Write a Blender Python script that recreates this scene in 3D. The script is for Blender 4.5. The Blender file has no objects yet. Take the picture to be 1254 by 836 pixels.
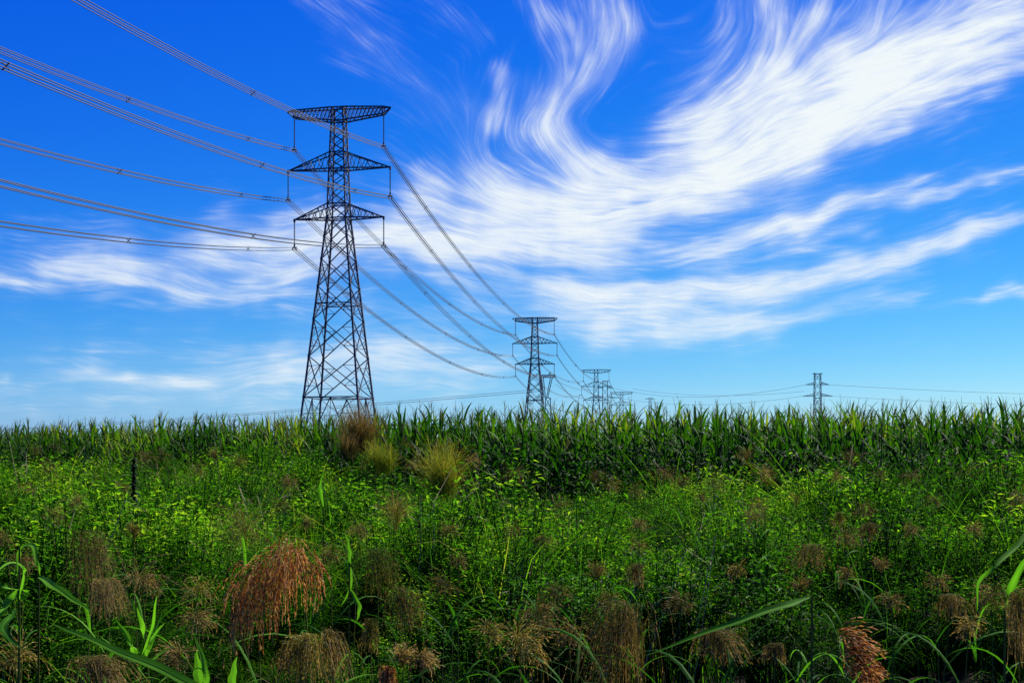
import bpy, math, random
import numpy as np
R = math.radians
sc = bpy.context.scene
COL = sc.collection

# ------------------------------------------------------------------ camera, sky, sun, exposure
EYE = 1.75
F = 1741.0                      # focal length in pixels of the 1254 px wide photograph (50 mm lens)
CX, HY = 627.0, 575.0           # centre column and the row of the true horizon
cam_d = bpy.data.cameras.new('camera'); cam = bpy.data.objects.new('camera', cam_d); COL.objects.link(cam)
cam_d.lens = 50; cam_d.sensor_width = 36; cam_d.shift_y = (HY-418)/1254
cam_d.clip_start = .05; cam_d.clip_end = 30000
cam.location = (0, 0, EYE); cam.rotation_euler = (R(90), 0, 0)
sc.camera = cam

SUN_EL, SUN_AZ = 45, 44         # azimuth clockwise from the view direction (+Y)
w = bpy.data.worlds.new('World'); sc.world = w; w.use_nodes = True
nt = w.node_tree; nt.nodes.clear()
sky = nt.nodes.new('ShaderNodeTexSky'); sky.sky_type = 'NISHITA'; sky.sun_disc = False
sky.sun_elevation = R(SUN_EL); sky.sun_rotation = R(SUN_AZ)
sky.altitude = 200; sky.air_density = 1.0; sky.dust_density = .35; sky.ozone_density = 4.5
hs = nt.nodes.new('ShaderNodeHueSaturation'); hs.inputs['Saturation'].default_value = 1.32; hs.inputs['Value'].default_value = 1.0
mx = nt.nodes.new('ShaderNodeMix'); mx.data_type = 'RGBA'; mx.blend_type = 'MULTIPLY'; mx.inputs['Factor'].default_value = 1
mx.inputs[7].default_value = (.80, .93, 1.12, 1)
bg = nt.nodes.new('ShaderNodeBackground'); bg.inputs['Strength'].default_value = .10
wo = nt.nodes.new('ShaderNodeOutputWorld')
nt.links.new(sky.outputs[0], hs.inputs['Color']); nt.links.new(hs.outputs[0], mx.inputs[6])
EXPO = 1.0
sp_ = nt.nodes.new('ShaderNodeSeparateColor'); cb_ = nt.nodes.new('ShaderNodeCombineColor'); nt.links.new(mx.outputs[2], sp_.inputs[0])
for i_, (pw, kk) in enumerate(((1.9, 1.35), (1.42, 1.07), (.50, 1.0))):      # deep polarised blue of the zenith, pale low sky
    a_ = nt.nodes.new('ShaderNodeMath'); a_.operation = 'MULTIPLY'; a_.inputs[1].default_value = .1; nt.links.new(sp_.outputs[i_], a_.inputs[0])
    b_ = nt.nodes.new('ShaderNodeMath'); b_.operation = 'POWER'; b_.inputs[1].default_value = pw; nt.links.new(a_.outputs[0], b_.inputs[0])
    c_ = nt.nodes.new('ShaderNodeMath'); c_.operation = 'MULTIPLY'; c_.inputs[1].default_value = kk*10/2**EXPO; nt.links.new(b_.outputs[0], c_.inputs[0])
    d_ = nt.nodes.new('ShaderNodeMath'); d_.operation = 'MINIMUM'; d_.inputs[1].default_value = 11/2**EXPO; nt.links.new(c_.outputs[0], d_.inputs[0]); nt.links.new(d_.outputs[0], cb_.inputs[i_])
nt.links.new(cb_.outputs[0], bg.inputs['Color']); nt.links.new(bg.outputs[0], wo.inputs[0])

sd = bpy.data.lights.new('sun', 'SUN'); sun = bpy.data.objects.new('sun', sd); COL.objects.link(sun)
sd.energy = 5.0; sd.angle = R(.5); sd.color = (1, .95, .87)
sun.rotation_euler = (R(90-SUN_EL), 0, R(180-SUN_AZ))
vs = sc.view_settings
vs.view_transform = 'Standard'; vs.look = 'None'; vs.exposure = EXPO; vs.gamma = 1; vs.use_curve_mapping = False
sc.cycles.max_bounces = 6; sc.cycles.transparent_max_bounces = 16
sc.cycles.diffuse_bounces = 1; sc.cycles.glossy_bounces = 2; sc.cycles.transmission_bounces = 3
sc.cycles.use_denoising = True; sc.cycles.denoiser = 'OPENIMAGEDENOISE'; sc.cycles.denoising_input_passes = 'RGB_ALBEDO_NORMAL'

# ------------------------------------------------------------------ helpers
def tag(o, label=None, cat=None, group=None, kind=None):
    if label: o['label'] = label
    if cat: o['category'] = cat
    if group: o['group'] = group
    if kind: o['kind'] = kind
    return o
def empty(name, loc=(0,0,0), rz=0):
    o = bpy.data.objects.new(name, None); COL.objects.link(o); o.location = loc; o.rotation_euler[2] = rz
    o.empty_display_size = .2
    return o
def at(x, y, d):
    """the point d metres ahead that the photograph shows at column x, row y"""
    return np.array([(x-CX)/F*d, d, EYE+(HY-y)/F*d])
def ground_z(x, y):
    x = np.asarray(x, float); y = np.asarray(y, float)
    t = np.clip((y-5)/21, 0, 1)
    ditch = np.interp(y, [4.6,5.8,8.9,9.7], [0,.36,.42,0])*np.clip((x+1.1+.25*np.sin(y*2))/.9, 0, 1)
    return .63*t - ditch + .03*np.sin(x*1.3+y*.7)*np.clip(1-t, 0, 1)
def field_edge(x):
    return np.where(np.asarray(x) < 0, 25-.85*np.asarray(x), 25-.38*np.asarray(x))

class MB:
    """collects quads and triangles, links them as ONE mesh object"""
    def __init__(s): s.v = []; s.q = []; s.t = []; s.n = 0
    def add(s, v, q, tone=.5):
        v = np.asarray(v, np.float32).reshape(-1, 3); q = np.asarray(q, np.int32).reshape(-1, 4)
        s.v.append(v); s.q.append(q+s.n); s.n += len(v)
        t = np.asarray(tone, np.float32)
        s.t.append(np.full(len(v), t, np.float32) if t.ndim == 0 else t)
        return s
    def arrays(s): return np.concatenate(s.v), np.concatenate(s.q), np.concatenate(s.t)
    def bar(s, a, b, r, tone=.5):
        a = np.asarray(a, float); b = np.asarray(b, float); d = b-a; L = np.linalg.norm(d)
        if L < 1e-6: return
        d /= L; u = np.cross(d, (0,0,1.)) if abs(d[2]) < .95 else np.cross(d, (1.,0,0)); u /= np.linalg.norm(u); w_ = np.cross(d, u)
        c = [(-1,-1),(1,-1),(1,1),(-1,1)]
        v = [a+r*(i*u+j*w_) for i, j in c]+[b+r*(i*u+j*w_) for i, j in c]
        s.add(v, [(0,1,5,4),(1,2,6,5),(2,3,7,6),(3,0,4,7),(3,2,1,0),(4,5,6,7)], tone)
    def tube(s, P, rad, k=5, tone=.5):
        P = np.asarray(P, float); n = len(P); rad = np.broadcast_to(rad, (n,))
        T = np.gradient(P, axis=0); T /= np.linalg.norm(T, axis=1)[:,None]+1e-9
        ref = np.array((.31,.17,1.)) if abs(T[:,2]).mean() < .8 else np.array((1.,.2,.1))
        U = np.cross(T, ref); U /= np.linalg.norm(U, axis=1)[:,None]; W = np.cross(T, U)
        a = np.arange(k)*2*math.pi/k
        v = P[:,None]+rad[:,None,None]*(np.cos(a)[None,:,None]*U[:,None]+np.sin(a)[None,:,None]*W[:,None])
        q = []
        for i in range(n-1):
            for j in range(k):
                j2 = (j+1)%k; q.append((i*k+j, i*k+j2, (i+1)*k+j2, (i+1)*k+j))
        s.add(v.reshape(-1,3), q, tone)
    def ribbon(s, P, wid, side, fold=0., tone=.5):
        """leaf strip along P; side = sideways vectors; fold>0 gives a V section with a midrib"""
        P = np.asarray(P, float); n = len(P); wid = np.broadcast_to(wid, (n,))[:,None]
        S = np.broadcast_to(side, P.shape); S = S/(np.linalg.norm(S, axis=1)[:,None]+1e-9)
        if fold:
            T = np.gradient(P, axis=0); T /= np.linalg.norm(T, axis=1)[:,None]+1e-9
            N = np.cross(S, T)
            v = np.stack([P-S*wid/2+N*wid*fold, P, P+S*wid/2+N*wid*fold], 1).reshape(-1,3)
            q = []
            for i in range(n-1):
                q += [(3*i,3*i+1,3*i+4,3*i+3),(3*i+1,3*i+2,3*i+5,3*i+4)]
        else:
            v = np.stack([P-S*wid/2, P+S*wid/2], 1).reshape(-1,3)
            q = [(2*i,2*i+1,2*i+3,2*i+2) for i in range(n-1)]
        s.add(v, q, tone)
    def build(s, name, mat, parent=None, smooth=False):
        v, q, t = s.arrays()
        me = make_mesh(name, v, q, t, smooth); me.materials.append(mat)
        o = bpy.data.objects.new(name, me); COL.objects.link(o)
        if parent is not None: o.parent = parent
        return o
def make_mesh(name, v, q, t=None, smooth=False, attr='tone'):
    me = bpy.data.meshes.new(name)
    me.vertices.add(len(v)); me.vertices.foreach_set('co', np.ascontiguousarray(v, np.float32).ravel())
    me.loops.add(q.size); me.loops.foreach_set('vertex_index', np.ascontiguousarray(q, np.int32).ravel())
    me.polygons.add(len(q)); me.polygons.foreach_set('loop_start', np.arange(0, q.size, 4, dtype=np.int32))
    me.update(calc_edges=True)
    me.polygons.foreach_set('use_smooth', np.full(len(q), smooth))
    if t is not None:
        at_ = me.attributes.new(attr, 'FLOAT', 'POINT'); at_.data.foreach_set('value', np.ascontiguousarray(t, np.float32))
    return me
def scatter(name, tpls, X, Y, Z, rz, sc_, mat, rnd, tilt=.0, stretch=None):
    """ONE stuff mesh from many placed copies of the templates (v, q, tone)"""
    V = []; Q = []; T = []; n0 = 0
    pick = rnd.randint(0, len(tpls), len(X))
    for k, (v, q, t) in enumerate(tpls):
        m = pick == k
        if not m.any(): continue
        n = m.sum(); c = np.cos(rz[m]); s = np.sin(rz[m]); S = sc_[m]
        zs = S if stretch is None else S*stretch[m]
        x = (v[None,:,0]*c[:,None]-v[None,:,1]*s[:,None])*S[:,None]; y = (v[None,:,0]*s[:,None]+v[None,:,1]*c[:,None])*S[:,None]
        z = v[None,:,2]*zs[:,None]
        tx = rnd.normal(0, tilt, n)[:,None]; ty = rnd.normal(0, tilt, n)[:,None]
        x = x+z*tx+X[m][:,None]; y = y+z*ty+Y[m][:,None]; z = z+Z[m][:,None]
        V.append(np.stack([x,y,z],-1).reshape(-1,3).astype(np.float32))
        Q.append((q[None]+(np.arange(n)*len(v))[:,None,None]+n0).reshape(-1,4)); n0 += n*len(v)
        T.append(np.clip(t[None]+rnd.normal(0,.12,n)[:,None], 0, 1).ravel())
    me = make_mesh(name, np.concatenate(V), np.concatenate(Q), np.concatenate(T)); me.materials.append(mat)
    o = bpy.data.objects.new(name, me); COL.objects.link(o)
    return o

# ------------------------------------------------------------------ materials
def mat_new(name):
    m = bpy.data.materials.new(name); m.use_nodes = True; t = m.node_tree; t.nodes.clear()
    return m, t, t.nodes.new('ShaderNodeOutputMaterial')
def ramp_node(t, cols):
    r = t.nodes.new('ShaderNodeValToRGB'); e = r.color_ramp.elements
    while len(e) < len(cols): e.new(.5)
    for i, (p, c) in enumerate(cols): e[i].position = p; e[i].color = (*c, 1)
    return r
def leaf_mat(name, cols, trans=.35, rough=.42, spec=.35, tcol=(1.25,1.45,.45)):
    """leaf colour by the leaf's own tone, mottled; light also comes through the blade"""
    m, t, out = mat_new(name); N = t.nodes.new; L = t.links.new
    a = N('ShaderNodeAttribute'); a.attribute_name = 'tone'
    g = N('ShaderNodeNewGeometry'); nz = N('ShaderNodeTexNoise'); nz.inputs['Scale'].default_value = .5; nz.inputs['Detail'].default_value = 6
    L(g.outputs['Position'], nz.inputs['Vector'])
    ad = N('ShaderNodeMath'); ad.operation = 'MULTIPLY_ADD'; ad.inputs[1].default_value = 1.9; ad.inputs[2].default_value = -.98
    L(nz.outputs['Fac'], ad.inputs[0])
    s = N('ShaderNodeMath'); s.operation = 'ADD'; L(a.outputs['Fac'], s.inputs[0]); L(ad.outputs[0], s.inputs[1])
    r = ramp_node(t, cols); L(s.outputs[0], r.inputs[0])
    p = N('ShaderNodeBsdfPrincipled'); p.inputs['Roughness'].default_value = rough; p.inputs['Specular IOR Level'].default_value = spec
    L(r.outputs[0], p.inputs['Base Color'])
    tr = N('ShaderNodeBsdfTranslucent'); mc = N('ShaderNodeMix'); mc.data_type = 'RGBA'; mc.blend_type = 'MULTIPLY'; mc.inputs['Factor'].default_value = 1
    L(r.outputs[0], mc.inputs[6]); mc.inputs[7].default_value = (*tcol, 1); L(mc.outputs[2], tr.inputs['Color'])
    ms = N('ShaderNodeMixShader'); ms.inputs[0].default_value = trans
    L(p.outputs[0], ms.inputs[1]); L(tr.outputs[0], ms.inputs[2]); L(ms.outputs[0], out.inputs[0])
    return m
def plain_mat(name, col, rough=.6, metal=0, var=.25, scale=3):
    m, t, out = mat_new(name); N = t.nodes.new; L = t.links.new
    tc = N('ShaderNodeTexCoord'); nz = N('ShaderNodeTexNoise'); nz.inputs['Scale'].default_value = scale; nz.inputs['Detail'].default_value = 5
    L(tc.outputs['Object'], nz.inputs['Vector'])
    r = ramp_node(t, [(.25, tuple(c*(1-var) for c in col)), (.75, tuple(min(1, c*(1+var)) for c in col))]); L(nz.outputs['Fac'], r.inputs[0])
    p = N('ShaderNodeBsdfPrincipled'); p.inputs['Roughness'].default_value = rough; p.inputs['Metallic'].default_value = metal
    L(r.outputs[0], p.inputs['Base Color']); L(p.outputs[0], out.inputs[0])
    return m
M = {}
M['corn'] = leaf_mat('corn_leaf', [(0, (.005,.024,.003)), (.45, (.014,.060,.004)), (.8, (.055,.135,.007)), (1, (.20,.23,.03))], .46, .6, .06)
M['stalk'] = leaf_mat('corn_stalk', [(0, (.03,.07,.01)), (1, (.08,.12,.02))], .05, .7, .05)
M['tassel'] = leaf_mat('corn_tassel', [(0, (.07,.09,.025)), (1, (.18,.16,.05))], .3, .7, .05)
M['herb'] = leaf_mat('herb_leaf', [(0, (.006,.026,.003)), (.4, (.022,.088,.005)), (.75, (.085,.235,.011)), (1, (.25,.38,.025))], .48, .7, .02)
M['darkherb'] = leaf_mat('shade_toned_leaf', [(0, (.003,.014,.002)), (.5, (.010,.048,.004)), (.85, (.035,.125,.008)), (1, (.09,.24,.02))], .40, .6, .04)  # dark species whose leaf colour also stands in for shade in hollows
M['grass'] = leaf_mat('grass_blade', [(0, (.009,.038,.003)), (.5, (.038,.135,.006)), (.85, (.12,.26,.012)), (1, (.30,.31,.05))], .45, .7, .02)
M['straw'] = leaf_mat('dry_straw', [(0, (.12,.085,.04)), (.6, (.28,.22,.10)), (1, (.42,.37,.20))], .2, .6, .05, (1,.95,.8))
M['reedleaf'] = leaf_mat('reed_leaf', [(0, (.012,.055,.006)), (.5, (.030,.125,.009)), (1, (.11,.30,.02))], .42, .6, .03)
M['reedstem'] = leaf_mat('reed_stem', [(0, (.02,.04,.008)), (1, (.10,.12,.02))], .1, .7, .05)
PT = (1.25,1.0,.6)
M['plume_brown'] = leaf_mat('plume_brown', [(0, (.035,.050,.010)), (.35, (.10,.085,.022)), (.65, (.20,.15,.050)), (1, (.36,.28,.11))], .35, .7, .05, PT)
M['plume_red'] = leaf_mat('plume_red', [(0, (.04,.028,.006)), (.35, (.13,.040,.010)), (.7, (.30,.115,.028)), (1, (.56,.33,.11))], .35, .6, .12, PT)
M['plume_olive'] = leaf_mat('plume_olive', [(0, (.035,.060,.008)), (.4, (.11,.12,.018)), (.7, (.24,.20,.045)), (1, (.42,.33,.11))], .35, .7, .05, PT)
M['plume_lime'] = leaf_mat('plume_lime', [(0, (.07,.14,.010)), (.5, (.20,.27,.018)), (1, (.40,.38,.06))], .42, .7, .05, PT)
M['dark'] = leaf_mat('dark_weed_leaf', [(0, (.006,.016,.006)), (1, (.016,.036,.012))], .1, .6, .15)
M['steel'] = plain_mat('galvanised_steel', (.030,.042,.075), .7, .2, .3, .6)
M['cable'] = plain_mat('cable_aluminium', (.020,.026,.045), .8, 0)
M['glaze'] = plain_mat('insulator_glaze', (.05,.04,.045), .35)
# ---------------------------------------------------------------- cirrus clouds (a far sheet of real geometry)
# each wind streak: points (across, up, in sky units), half width, strength
STREAKS = [
 ([(1330,-5),(1254,22),(1150,52),(1050,78),(960,115),(900,155),(850,178),(800,188)],26,1.5),
 ([(1330,30),(1254,48),(1160,82),(1090,118),(1020,158),(950,196),(880,222),(800,230),(735,212),(700,185),(685,160)],20,1.6),
 ([(1150,90),(1060,122),(980,150),(900,190),(840,205)],26,1.4),
 ([(1254,-40),(1200,5),(1130,40),(1060,70)],24,.9),
 ([(945,-60),(950,0),(948,50),(925,95),(880,130),(830,152),(780,160)],12,.95),
 ([(1010,-60),(1010,0),(990,50),(960,90),(900,125)],14,.95),
 ([(1085,-60),(1080,0),(1060,45),(1010,85)],18,.8),
 ([(1160,-60),(1145,0),(1110,40),(1060,70)],14,.6),
 ([(900,-60),(905,0),(900,40),(870,85),(820,125)],16,.4),
 ([(655,-50),(668,0),(690,40),(702,70),(696,100),(680,128),(669,150),(690,185),(725,212),(800,230)],12,.42),
 ([(640,-50),(645,0),(665,50),(690,90),(690,130),(675,160),(690,190)],8,.35),
 ([(752,-60),(760,0),(760,35),(745,72),(720,105),(690,132),(678,152),(690,180),(720,205)],10,.44),
 ([(715,-60),(725,0),(725,40),(712,80),(698,110),(690,150),(700,175)],9,.4),
 ([(735,-60),(742,0),(740,40),(728,80),(705,115)],14,.25),
 ([(690,-60),(700,0),(712,50),(708,85)],10,.3),
 ([(622,75),(612,105),(604,135),(600,165)],8,.75),
 ([(590,110),(578,150),(572,190),(590,220),(640,245)],14,.38),
 ([(650,80),(640,120),(636,165),(655,200)],14,.2),
 ([(560,180),(585,212),(630,232),(690,240),(760,238)],13,.6),
 ([(565,205),(600,235),(650,252),(720,262),(790,252),(840,240)],15,.7),
 ([(640,200),(690,225),(760,243),(850,245),(930,228),(990,212),(1030,202)],8,.75),
 ([(800,215),(880,225),(950,212),(1010,195)],7,.5),
 ([(740,232),(840,258),(930,250),(1040,222)],10,.3),
 ([(470,225),(520,238),(570,252),(630,262),(700,268),(760,268),(810,256)],17,1.0),
 ([(440,262),(500,276),(570,288),(650,288),(730,290),(790,292)],17,1.2),
 ([(400,285),(470,288),(540,296),(620,302),(700,310),(770,316),(830,318)],10,.7),
 ([(760,300),(840,298),(920,290),(1000,272),(1060,255)],7,.55),
 ([(470,305),(540,312),(600,322),(650,342),(720,352)],9,.55),
 ([(440,320),(520,330),(590,345),(650,352)],12,.3),
 ([(500,200),(520,225),(560,245)],14,.4),
 ([(200,296),(260,304),(330,312),(400,298),(460,285),(520,270)],18,1.5),
 ([(230,285),(300,288),(370,285),(430,270)],14,.9),
 ([(260,318),(320,326),(380,322),(430,305)],8,.4),
 ([(-80,330),(0,342),(50,352),(90,352)],9,.85),
 ([(20,322),(90,330),(160,336),(215,352),(260,358),(310,346),(360,330)],11,1.0),
 ([(100,312),(160,314),(220,328),(270,345)],9,.7),
 ([(140,372),(200,374),(245,362)],6,.3),
 ([(330,368),(370,378),(390,388)],5,.25),
 ([(620,352),(700,360),(800,362),(900,352),(1000,336),(1080,318),(1150,296),(1210,278),(1300,256)],11,1.7),
 ([(820,372),(920,364),(1010,346),(1090,330)],6,.45),
 ([(650,344),(730,350),(820,350),(900,344)],6,.6),
 ([(540,350),(620,368),(700,376),(790,380),(860,376)],8,.55),
 ([(690,396),(760,394),(840,398),(940,386),(1020,374),(1080,364),(1140,356)],9,.95),
 ([(670,408),(760,412),(850,408),(930,396),(1000,386)],9,.8),
 ([(600,420),(680,412),(750,424),(830,420)],10,.28),
 ([(640,382),(720,386),(800,388),(880,380)],7,.5),
 ([(820,316),(900,300),(960,276),(1040,254),(1110,242),(1190,222),(1300,200)],6,.85),
 ([(940,282),(1000,262),(1060,245),(1110,228),(1150,208)],6,.55),
 ([(830,330),(900,318),(970,300),(1040,284),(1080,270)],7,.55),
 ([(1190,366),(1240,360),(1320,346)],6,1.0),
 ([(1130,375),(1190,368),(1254,352)],5,.3),
 ([(1040,108),(1110,110),(1170,102),(1240,84),(1320,60)],5,.8),
 ([(1100,125),(1180,108),(1260,96)],6,.25),
 ([(1030,160),(1110,140),(1180,120),(1240,110)],5,.25),
 ([(60,462),(130,462),(200,464),(270,468)],6,.8),
 ([(150,472),(260,474),(340,462),(420,448),(500,440)],13,.7),
 ([(230,456),(300,450),(370,438),(440,428),(520,424),(600,428)],11,.75),
 ([(320,480),(430,474),(520,462),(620,456)],14,.4),
 ([(440,436),(520,444),(590,450),(650,446)],9,.6),
 ([(-60,464),(0,466),(16,466)],4,.5),
 ([(150,400),(230,404),(270,412)],6,.16),
 ([(140,424),(190,426)],5,.14),
 ([(360,-40),(420,20),(480,70),(530,120),(560,170)],22,.34),
 ([(500,-40),(560,30),(600,70)],20,.12),
 ([(700,-40),(780,40),(860,60),(900,0)],40,.10),
 ([(560,140),(640,150),(700,120)],22,.14),
 ([(905,300),(1000,262),(1100,226),(1200,196)],5,.3),
 ([(850,262),(930,262),(1010,240),(1080,232)],5,.3),
 ([(-100,290),(100,300),(240,300)],30,.12),
 ([(-120,455),(100,452),(300,446),(480,438),(680,436)],30,.26),
 ([(-120,500),(100,496),(400,490),(700,480)],26,.16),
 ([(250,345),(420,362),(560,372),(700,392)],26,.20),
 ([(860,445),(1000,440),(1254,430)],26,.08),
]

def cirrus_density(x0, x1, nx, y0, y1, ny):
    gx, gy = np.meshgrid(np.linspace(x0, x1, nx), np.linspace(y0, y1, ny))
    gx = gx.astype(np.float32); gy = gy.astype(np.float32)
    # coarse grid for the flow field and the envelope
    q = 6.0
    cx, cy = np.meshgrid(np.arange(x0, x1+q, q, dtype=np.float32), np.arange(y0, y1+q, q, dtype=np.float32))
    C2 = np.full(cx.shape, .02, np.float32)*1e-3; S2 = np.zeros_like(C2); env = np.zeros_like(C2)
    # a smooth large-scale wobble keeps the streaks from looking ruled
    r = np.random.RandomState(5)
    def smooth(shape, cell, seed):
        rr = np.random.RandomState(seed)
        h, w = shape; a = rr.rand(int(h/cell)+4, int(w/cell)+4).astype(np.float32)
        yy = np.arange(h)/cell+.5; xx = np.arange(w)/cell+.5
        yi = yy.astype(int); xi = xx.astype(int); fy = (yy-yi)[:,None]; fx = (xx-xi)[None]
        fy = fy*fy*(3-2*fy); fx = fx*fx*(3-2*fx)
        a00 = a[yi][:,xi]; a01 = a[yi][:,xi+1]; a10 = a[yi+1][:,xi]; a11 = a[yi+1][:,xi+1]
        return ((a00*(1-fx)+a01*fx)*(1-fy)+(a10*(1-fx)+a11*fx)*fy).astype(np.float32)
    wx = (smooth(cx.shape, 7, 1)-.5)*18+(smooth(cx.shape, 3, 3)-.5)*5; wy = (smooth(cx.shape, 7, 2)-.5)*18+(smooth(cx.shape, 3, 4)-.5)*5
    for pts, w, k in STREAKS:
        p = np.array(pts, np.float32)
        # Catmull-Rom refinement
        P = np.vstack([2*p[0]-p[1], p, 2*p[-1]-p[-2]])
        out = []
        for i in range(1, len(P)-2):
            for t in (0, .25, .5, .75):
                a, b, c, d = P[i-1], P[i], P[i+1], P[i+2]
                out.append(.5*((2*b)+(-a+c)*t+(2*a-5*b+4*c-d)*t*t+(-a+3*b-3*c+d)*t**3))
        out.append(P[-2]); p = np.array(out, np.float32); n = len(p)-1
        best = np.full(cx.shape, 1e9, np.float32); bt = np.zeros_like(best); bx = np.zeros_like(best); by = np.zeros_like(best)
        for i in range(n):
            a = p[i]; d = p[i+1]-a; L = float(d@d)+1e-6
            t = np.clip(((cx+wx-a[0])*d[0]+(cy+wy-a[1])*d[1])/L, 0, 1)
            q2 = (cx+wx-a[0]-t*d[0])**2+(cy+wy-a[1]-t*d[1])**2
            m = q2 < best
            best[m] = q2[m]; bt[m] = (i+t[m])/n; l = math.sqrt(L); bx[m] = d[0]/l; by[m] = d[1]/l
        wgt = k/(best+150)**1.3
        C2 += wgt*(bx*bx-by*by); S2 += wgt*(2*bx*by)
        taper = np.clip(np.minimum(bt, 1-bt)*5+.12, 0, 1)
        ww = w*(.55+.45*taper)
        env += k*taper*(np.exp(-best/(2*ww*ww))*.75+.25*np.exp(-np.sqrt(best)/(ww*1.6)))+k*.03*np.exp(-np.sqrt(best)/42.)
    ang = .5*np.arctan2(S2, C2)
    def up(a, X, Y):
        u = np.clip((X-x0)/q, 0, a.shape[1]-1.001); v = np.clip((Y-y0)/q, 0, a.shape[0]-1.001)
        ui = u.astype(np.int32); vi = v.astype(np.int32); fu = u-ui; fv = v-vi
        return (a[vi,ui]*(1-fu)+a[vi,ui+1]*fu)*(1-fv)+(a[vi+1,ui]*(1-fu)+a[vi+1,ui+1]*fu)*fv
    c2 = np.cos(2*ang); s2 = np.sin(2*ang)
    A = .5*np.arctan2(up(s2, gx, gy), up(c2, gx, gy))+.28*(smooth((ny, nx), 26, 51)-.5)+.30*(smooth((ny, nx), 11, 52)-.5); DX = np.cos(A); DY = np.sin(A)
    E = up(env, gx, gy)
    sx = (x1-x0)/(nx-1); sy = (y1-y0)/(ny-1)
    rr = np.random.RandomState(11)
    def lic(noise, steps, h, off=0.):
        DX = np.cos(A+off); DY = np.sin(A+off)
        acc = noise.copy(); tot = 1.0
        for sg in (1, -1):
            X = gx.copy(); Y = gy.copy(); px = DX*sg; py = DY*sg
            for s in range(steps):
                X += px*h; Y += py*h
                u = np.clip((X-x0)/sx, 0, nx-1.001); v = np.clip((Y-y0)/sy, 0, ny-1.001)
                ui = u.astype(np.int32); vi = v.astype(np.int32)
                w = math.cos(.5*math.pi*(s+1)/(steps+1))
                fu = u-ui; fv = v-vi
                acc += w*((noise[vi,ui]*(1-fu)+noise[vi,ui+1]*fu)*(1-fv)+(noise[vi+1,ui]*(1-fu)+noise[vi+1,ui+1]*fu)*fv); tot += w
                nxd = DX[vi,ui]; nyd = DY[vi,ui]
                sgn = np.where(nxd*px+nyd*py < 0, -1, 1).astype(np.float32)
                px = nxd*sgn; py = nyd*sgn
        acc /= tot
        return (acc-acc.mean())/acc.std()
    n1 = lic(rr.rand(ny, nx).astype(np.float32), 32, 1.5)+.7*lic(rr.rand(ny, nx).astype(np.float32), 16, 1.5, .16)
    n2 = lic(smooth((ny, nx), 3, 21), 24, 2.6, -.06)+.6*lic(smooth((ny, nx), 4, 24), 14, 2.8, .2)
    n3 = lic(smooth((ny, nx), 10, 22), 17, 5.0, .05)+.6*lic(smooth((ny, nx), 7, 23), 10, 4.0, -.22)
    n4 = smooth((ny, nx), 52, 31)-.5+.7*(smooth((ny, nx), 24, 33)-.5)+.5*(smooth((ny, nx), 11, 34)-.5)
    n5 = smooth((ny, nx), 3, 41)-.5+.6*(smooth((ny, nx), 1.6, 43)-.5)
    st = .18*n1+.24*n2+.28*n3+1.35*n4
    soft = np.clip(E, 0, 1.6)/1.6
    d = E*np.exp(st*(.95-.4*soft))+.07*np.maximum(E, 0)*n3
    d = 1-np.exp(-.68*np.maximum(d-.06, 0)**1.2)
    d = .58*d+.42*(1-np.exp(-.62*np.maximum(E-.04,0)**1.3))
    d = d+(.02*n1+.05*n5)*d*(1.25-d)*1.6
    return gx, gy, np.clip(d*1.06, 0, 1)
NX, NY = 1300, 540
gx, gy, dens = cirrus_density(-250, 1500, NX, -150, 562, NY)
Rc = 12000.0
dirs = np.stack([(gx-CX)/F, np.ones_like(gx), (HY-gy)/F], -1).reshape(-1, 3)
dirs = dirs/np.linalg.norm(dirs, axis=1)[:,None]*Rc
ii = (np.arange(NY-1)[:,None]*NX+np.arange(NX-1)[None]).ravel()
quads = np.stack([ii, ii+NX, ii+NX+1, ii+1], 1)
# leave out the empty sky between the clouds
dflat = dens.ravel()**1.42
keep = dflat[quads].max(1) > .004
quads = quads[keep]
used = np.zeros(len(dflat), bool); used[quads.ravel()] = True
remap = np.cumsum(used)-1
me = make_mesh('cirrus_clouds', dirs[used], remap[quads], dflat[used], True, 'cloud')
m, t, out = mat_new('cirrus_cloud'); N = t.nodes.new; L = t.links.new
a = N('ShaderNodeAttribute'); a.attribute_name = 'cloud'
tr = N('ShaderNodeBsdfTransparent'); em = N('ShaderNodeEmission'); em.inputs['Color'].default_value = (.90,.968,1,1); em.inputs['Strength'].default_value = .97/2**EXPO
ms = N('ShaderNodeMixShader'); L(a.outputs['Fac'], ms.inputs[0]); L(tr.outputs[0], ms.inputs[1]); L(em.outputs[0], ms.inputs[2]); L(ms.outputs[0], out.inputs[0])
me.materials.append(m)
cl = bpy.data.objects.new('cirrus_clouds', me); COL.objects.link(cl); cl.location = (0,0,EYE)
tag(cl, kind='structure')
cl['label'] = 'thin white wind-swept cirrus clouds across the blue sky'

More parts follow.
